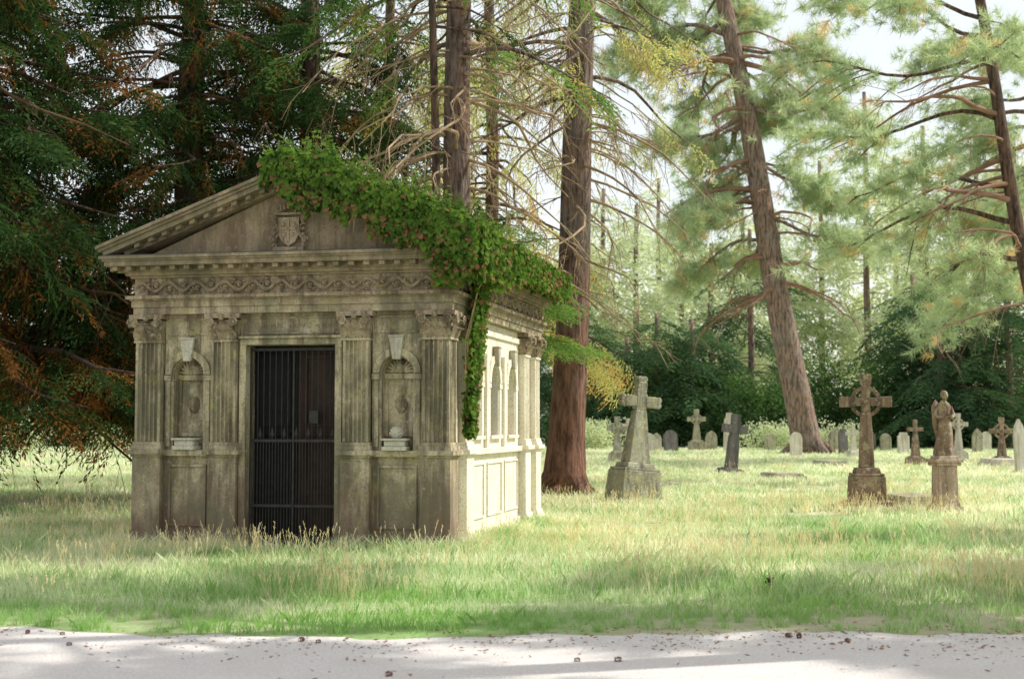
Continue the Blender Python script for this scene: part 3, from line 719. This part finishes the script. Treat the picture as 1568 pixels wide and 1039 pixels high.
# ivy
iv=MB(); ivd=MB(); stems=MB()
def ivl(p,nrm,s,mb):
    p=Vector(p); n=Vector(nrm)+Vector((random.gauss(0,.5),random.gauss(0,.5),random.gauss(0,.5))); n.normalize()
    dn=Vector((U(-.6,.6),U(-.6,.6),-1)); u=(dn-n*dn.dot(n)).normalized(); w=n.cross(u)
    f=.15
    mb.add([p,p-u*.12*s+w*.42*s+n*f*s*.6,p+u*.3*s+w*.5*s-n*.05*s,p+u*.95*s-n*.12*s,p+u*.3*s-w*.5*s-n*.05*s,p-u*.12*s-w*.42*s+n*f*s*.6],[(0,1,2,3),(0,3,4,5)])
def n1(x,k=0): return .5+.25*math.sin(x*5.1+k)+.25*math.sin(x*11.7+k*2.3)
def thick(x,y): return (.10+.22*n1(x+y*.7,1)+.08*n1(x*3.3,2))*(1.25 if abs(x-2.4)<.5 else 1)*math.exp(-max(0,y)/2.8)
cnt=0
while cnt<11500:
    x=1.95+2.75*U(0,1); y=-.42+5.2*U(0,1)**1.6
    if y>1.2+1.3*n1(x,4)+(2.2 if x>3.7 else 0): continue
    h=thick(x,y)*U(.1,1); ivl((x,y,zr(x)+h),(.3,-.45,1),U(.045,.085),iv if random.random()<.97 else ivd); cnt+=1
for k in range(230):
    x=U(1.9,4.65); y=U(-.4,1.2); b=Vector((x,y,zr(x)+thick(x,y))); d=Vector((U(-.5,.7),U(-.6,.2),U(.3,1))).normalized(); l=U(.08,.32)
    for j in range(6): ivl(b+d*l*j/5+Vector((U(-.02,.02),)*3),(.3,-.5,.8),U(.035,.065),iv)
    stems.tube([b,b+d*l],[.004,.002],3)
for i in range(6600):
    x=1.93+2.78*U(0,1); hh=(.10+.22*n1(x,2)+.18*n1(x*3.1,5))*(1 if x<3.6 else 1.1); 
    if x<2.15: hh*=.5
    z=zr(x)+thick(x,-.3)*.8-U(0,1)**1.3*(hh+thick(x,-.3)); y=-.42-.12*U(-.6,1)
    ivl((x,y,z),(.1,-1,.35),U(.04,.08),ivd if random.random()<(.05+.25*(z<zr(x)-.14)) else iv)
for i in range(6600):
    y=-.4+6.3*U(0,1)**1.3; hh=.2+.38*n1(y,3)*math.exp(-((y-.4)/1.5)**2)+.16*n1(y*2,7)
    z=zr(W+.4)+.16-U(0,1)**1.1*(hh+.14); ivl((W+.40+.13*U(-1,1),y,z),(1,-.25,.4),U(.04,.08),ivd if random.random()<.14 else iv)
for i in range(2900):
    t=U(0,1)**1.2; z=3.75-2.3*t; wv=.32*(1-t*.7); yc=.72+.2*math.sin(t*5)+.15*t
    ivl((W+.02+(.32*math.exp(-t*7))+U(0,.15),yc+random.gauss(0,1)*wv*.6,z),(1,-.5,.3),U(.035,.075),iv if random.random()<.88 else ivd)
for i in range(800):
    t=U(0,1); ivl((W-.12+.35*U(0,1),-.33+.2*U(-1,1),3.75-.45*t*t),(.4,-1,.3),U(.04,.07),ivd if random.random()<.3 else iv)
for k in range(70):
    x=U(2,4.6); z=zr(x); stems.tube([(x,-.4,z+.1),(x+U(-.1,.1),-.46,z-.05),(x+U(-.15,.15),-.43,z-U(.15,.5))],.004,4)
for k in range(8):
    y=U(.5,1.1); stems.tube([(W+.4,y,3.8),(W+.2,y+U(-.1,.1),3.3),(W+.05,y+U(-.2,.2),2.7),(W+.04,y+U(-.2,.3),U(1.5,2.2))],.006,4)
ie=empty('ivy',(BX,BY,0),-math.radians(12.1))
iv.obj('leaves',L_ivy,ie); ivd.obj('dead_leaves',L_ivyd,ie); stems.obj('stems',M_twig,ie)
s=MB(); s.box(-.25,.2,-.45,-.12,0,.09,.02); s.obj('stone_slab',M_stoneW,None,False,.01).location=(BX,BY,0)

# ---------------------------------------------------------------- graves
def place(name,x,y,rz=0,lean=(0,0)):
    e=empty(name,(x,y,0),rz); e.rotation_euler=(lean[0],lean[1],rz); return e
def G(px,y): d=3485/(y-650); return (px-784)/2178*d,d
def cross_stone(name,x,y,h,mat,base=.9,bh=.7,rz=.4,lean=(0,0),arm=.36,tw=.14,celtic=False,trefoil=False,sw=.46):
    e=place(name,x,y,rz,lean); m=MB()
    b=base/2; m.box(-b,b,-b*.8,b*.8,-.1,bh*.8,.05*base); m.box(-b*.86,b*.86,-b*.66,b*.66,bh*.8,bh*.87); 
    m.box(-b*.7,b*.7,-b*.55,b*.55,bh*.87,bh,.03)
    s0=b*sw; zc=h-arm*1.1; t=tw/2; 
    m.box(-s0,s0,-s0*.75,s0*.75,bh,zc-arm*.5,s0-t*1.15,s0*.75-t*.9)
    m.box(-t,t,-t*.8,t*.8,zc-arm*.5,h)
    m.box(-arm,-t-.001,-t*.78,t*.78,zc-t,zc+t); m.box(t+.001,arm,-t*.78,t*.78,zc-t,zc+t)
    for (cx,cz) in((-arm,zc),(arm,zc),(0,h)):
        if trefoil:
            for dx,dz in((0,.0),(.06,.06),(-.06,.06),(.06,-.06),(-.06,-.06)): m.tube([(cx+dx*.9,-t*.7,cz+dz*.9),(cx+dx*.9,t*.7,cz+dz*.9)],t*.62,10)
        elif celtic: m.box(cx-t*1.25,cx+t*1.25,-t*.9,t*.9,cz-t*1.25,cz+t*1.25)
    if celtic:
        R_=arm*.68; n=28
        for i in range(n):
            a,b2=2*math.pi*i/n,2*math.pi*(i+1)/n
            m.prism([((R_-.035)*math.cos(a),zc+(R_-.035)*math.sin(a)),((R_+.035)*math.cos(a),zc+(R_+.035)*math.sin(a)),((R_+.035)*math.cos(b2),zc+(R_+.035)*math.sin(b2)),((R_-.035)*math.cos(b2),zc+(R_-.035)*math.sin(b2))],-t*.6,t*.6)
        m.ball((0,-t*.8,zc),(.06,.04,.06)); m.ball((0,t*.8,zc),(.06,.04,.06))
    if trefoil:
        for sx in(-1,1):
            for sz in(-1,1): m.tube([(0,0,zc),(sx*arm*.42,0,zc+sz*arm*.42)],[t*.9,t*.35],6)
    m.obj('stone',mat,e,False,.012,True); return e
def headstone(name,x,y,h,w,mat,rz=.3,kind='round',lean=(0,0)):
    e=place(name,x,y,rz,lean); m=MB(); b=w/2
    if kind=='round': poly=[(-b,-.1),(b,-.1),(b,h-b)]+[(b*math.cos(math.pi*i/12),h-b+b*math.sin(math.pi*i/12)) for i in range(1,12)]+[(-b,h-b)]
    elif kind=='gothic': poly=[(-b,-.1),(b,-.1),(b,h*.68),(b*.7,h*.86),(0,h),(-b*.7,h*.86),(-b,h*.68)]
    else: poly=[(-b,-.1),(b,-.1),(b,h*.85),(b*.75,h*.85),(b*.6,h),(-b*.6,h),(-b*.75,h*.85),(-b,h*.85)]
    m.prism(poly,-.06,.06); m.box(-b*1.2,b*1.2,-.14,.14,-.05,.14); m.obj('stone',mat,e,False,.01,True)
cross_stone('stone_cross',*G(968,768),2.5,M_grave,base=.98,bh=.82,rz=.45,lean=(0,math.radians(5)),arm=.37,tw=.22,trefoil=True,sw=.52)
e_=cross_stone('celtic_cross',*G(1325,780),2.45,M_graveR,base=.70,bh=.8,rz=-.1,arm=.38,tw=.16,celtic=True,sw=.4)
m=MB(); m.box(-.62,.62,-.5,.5,-.1,.10,.02); m.box(-.46,.46,-.4,.4,.1,.19,.02); m.obj('step',M_graveR,e_,False,.015)
cross_stone('stone_cross',*G(1117,726),1.95,M_graveD,base=.8,bh=.22,rz=.35,lean=(0,math.radians(7)),arm=.43,tw=.26)
cross_stone('celtic_cross',*G(945,708),1.85,M_grave,base=.7,bh=.5,rz=.3,arm=.36,tw=.17,celtic=True)
cross_stone('celtic_cross',*G(1066,691),2.4,M_grave,base=.95,bh=.7,rz=.2,arm=.42,tw=.22,celtic=True)
cross_stone('stone_cross',*G(1400,713),1.8,M_graveR,base=.7,bh=.4,rz=.3,arm=.34,tw=.15)
cross_stone('celtic_cross',*G(1466,707),2.0,M_stoneW,base=.7,bh=.5,rz=.2,arm=.34,tw=.16,celtic=True)
cross_stone('celtic_cross',*G(1532,713),1.8,M_graveR,base=.7,bh=.4,rz=.1,arm=.4,tw=.16,celtic=True)
cross_stone('stone_cross',*G(1305,700),1.6,M_stoneW,base=.7,bh=.35,rz=.3,arm=.38,tw=.18)
cross_stone('stone_cross',*G(962,700),1.9,M_stoneW,base=.6,bh=.6,rz=.3,arm=.3,tw=.18)
for px,y,h,w,mt,k in [(1027,692,1.3,.95,M_graveD,'round'),(993,694,1.15,.7,M_stoneW,'round'),(1088,690,1.25,.75,M_grave,'gothic'),(1114,692,2.3,.6,M_stoneW,'square'),(1218,701,1.25,.65,M_stoneW,'round'),
    (1278,692,1.4,.9,M_grave,'gothic'),(1290,696,1.4,.55,M_graveD,'square'),(1382,696,1.2,.7,M_stoneW,'square'),(1355,692,1.1,.7,M_grave,'round'),(1562,726,1.8,.44,M_stoneW,'gothic'),(1330,692,1.2,.8,M_graveD,'round'),(1495,694,1.4,.7,M_grave,'gothic'),(1240,690,1.2,.7,M_stoneW,'round'),(1508,691,1.2,.7,M_stoneW,'round'),(1005,689,1.1,.7,M_grave,'gothic'),(1178,692,1.1,.7,M_grave,'round')]:
    headstone('headstone',*G(px,y),h,w,mt,U(.1,.5),k,(U(-.05,.05),U(-.05,.05)))
def slab(px,y,w,l,h,rz,mat=M_stoneW):
    e=place('grave_slab',*G(px,y),rz); m=MB(); m.box(-w/2,w/2,-l/2,l/2,-.05,h*.6); m.box(-w/2+.06,w/2-.06,-l/2+.06,l/2-.06,h*.6,h,.03); m.obj('stone',mat,e,False,.012)
slab(1392,776,1.0,1.7,.26,.1,M_grave); slab(1196,733,.9,1.6,.2,.2,M_grave); slab(1270,714,1.,1.8,.25,.1,M_grave); slab(1010,745,.8,1.6,.14,.3,M_grave); slab(1535,716,1.2,2,.35,.1)
sx,sy=G(1444,784); e=place('angel_statue',sx,sy,.15); m=MB()
m.box(-.27,.27,-.25,.25,-.1,.13,.02); m.box(-.22,.22,-.2,.2,.13,.2,.02); m.box(-.19,.19,-.17,.17,.2,.86,.015); m.box(-.23,.23,-.21,.21,.86,.92); m.box(-.26,.26,-.24,.24,.92,.98,-.0); m.box(-.2,.2,-.19,.19,.98,1.04,.02)
m.obj('pedestal',stone('pink_stone',(.58,.45,.36),(.45,.33,.25),(.2,.14,.1),lic=.6),e,False,.01,True)
f=MB(); rings=[(1.04,.17,.16,0),(1.12,.175,.16,0),(1.3,.15,.14,0),(1.5,.13,.115,.0),(1.62,.115,.10,.005),(1.72,.10,.085,.01),(1.82,.12,.09,.005),(1.92,.14,.085,-.01),(1.98,.12,.07,-.02),(2.02,.06,.05,-.03),(2.05,.042,.042,-.04)]
vs=[];fs=[];n=28
for i,(z,a,b,o) in enumerate(rings):
    for k in range(n):
        th=2*math.pi*k/n; fo=1+(.09*math.sin(th*7+z*3)+.04*math.sin(th*11))*max(0,1-(z-1.04)/.8); vs.append((a*fo*math.cos(th)+.02*math.sin(z*5),o+b*fo*math.sin(th),z))
for i in range(len(rings)-1):
    for k in range(n): fs.append((i*n+k,i*n+(k+1)%n,(i+1)*n+(k+1)%n,(i+1)*n+k))
f.add(vs,fs)
f.ball((.0,-.06,2.13),(.058,.068,.08),12,10); f.ball((.0,-.03,2.15),(.068,.07,.08),12,9); f.ball((0,-.128,2.12),(.01,.014,.02),6,5)
f.tube([(.13,-.0,1.93),(.17,-.05,1.78),(.10,-.14,1.72),(.02,-.16,1.80)],[.042,.036,.03,.022],8)
f.tube([(-.13,-.0,1.93),(-.18,-.04,1.78),(-.11,-.14,1.70),(-.01,-.16,1.77)],[.042,.036,.03,.022],8)
f.ball((.0,-.165,1.80),(.025,.025,.035),8,6)
for sg in(-1,1):
    f.add([(sg*.03,.07,1.95),(sg*.10,.10,2.06),(sg*.17,.12,1.93),(sg*.15,.12,1.6),(sg*.08,.1,1.3),(sg*.04,.08,1.6),(sg*.03,.10,1.95),(sg*.10,.13,2.06),(sg*.17,.15,1.93),(sg*.15,.15,1.6),(sg*.08,.13,1.3),(sg*.04,.11,1.6)],
          [(0,1,2,3,4,5),(11,10,9,8,7,6),(0,6,7,1),(1,7,8,2),(2,8,9,3),(3,9,10,4),(4,10,11,5),(5,11,6,0)])
f.obj('figure',M_graveR,e,True,0,True)

# ---------------------------------------------------------------- cones, litter, weed
def cone(mat,nm):
    q=[]
    for i in range(60):
        t=i/60; a=i*2.4; r_=.028*math.sin(math.pi*(.15+.8*t)); p=Vector((t*.07-.035,math.cos(a)*r_*.5,math.sin(a)*r_*.5+.02)); q.append(rh(p,(.5,math.cos(a),math.sin(a)),.018,.008))
    return proto(nm,q,mat)
Pc=[cone(plain('cone_brown',(.24,.11,.06)),'cone_0')]
cp=[]
for px,y in [(50,966),(103,968),(113,984),(465,978),(491,980),(597,1030),(945,1008),(1203,972),(1219,973),(883,1008),(1293,979)]:
    d=3485/(y-650); cp.append(((px-784)/2178*d,d,.004))
scatter('pine_cones',cp,[(0,0,U(0,6)) for _ in cp],[U(.5,.85) for _ in cp],Pc)
q=[rh((U(-.5,.5),U(-.5,.5),U(.002,.01)),(U(-1,1),U(-1,1),.05),U(.02,.05),U(.002,.006)) for _ in range(22)]
Pl=[proto('litter_0',q,plain('leaf_litter_brown',(.34,.2,.12)))]
lp=[]
for i in range(110):
    x=U(-7,7); lp.append((x,edge(x)-abs(random.gauss(0,.5)),.006))
for i in range(500):
    x=U(-9,14); y=U(20,40); 
    if not inb(x,y): lp.append((x,y,.02))
scatter('leaf_litter',lp,[(0,0,U(0,6)) for _ in lp],[U(.6,1.3) for _ in lp],Pl)
d=3485/(905-650)*1.0; wx=(1175-784)/2178*d
wd=MB(); wd.tube([(0,0,0),(.01,0,.12),(.0,.01,.2)],[.004,.003,.002],5)
for i in range(34): p=Vector((U(-.025,.025),U(-.02,.02),U(.06,.15))); wd.add(rh(p,(U(-1,1),U(-1,1),U(-.2,1)),.035,.01),[(0,1,2,3)])
wd.obj('dock_weed',plain('weed_dark',(.05,.025,.015))).location=(wx,d,.0)

# ---------------------------------------------------------------- light, sky, camera
sd=Vector((.94,.26,0)).normalized(); el=math.radians(44)
sv=Vector((sd.x*math.cos(el),sd.y*math.cos(el),math.sin(el)))
sl=bpy.data.lights.new('sun','SUN'); sl.energy=5; sl.angle=math.radians(.5); sl.color=(1,.97,.90)
so=bpy.data.objects.new('sun',sl); so.rotation_euler=sv.to_track_quat('Z','Y').to_euler(); S.collection.objects.link(so)
w=bpy.data.worlds.new('World'); S.world=w; w.use_nodes=True; nt=w.node_tree
bg=nt.nodes['Background']; sk=nt.nodes.new('ShaderNodeTexSky'); sk.sky_type='NISHITA'; sk.sun_disc=False
sk.sun_elevation=el; sk.sun_rotation=math.atan2(sd.x,sd.y); sk.air_density=1.2; sk.dust_density=1.0; sk.ozone_density=.6
# thin bright haze over the blue
hz=mixc(nt,.6,sk.outputs[0],(8.4,8.4,8.1))
nt.links.new(hz,bg.inputs[0]); bg.inputs[1].default_value=.15
S.view_settings.view_transform='Standard'; S.view_settings.look='None'; S.view_settings.exposure=0
cam=bpy.data.cameras.new('camera'); cam.lens=50; cam.sensor_width=36; cam.clip_end=2000
cam.dof.use_dof=True; cam.dof.focus_distance=18; cam.dof.aperture_fstop=2.4
co=bpy.data.objects.new('camera',cam); co.location=(0,0,1.6); co.rotation_euler=(math.radians(90+3.43),0,0); S.collection.objects.link(co); S.camera=co
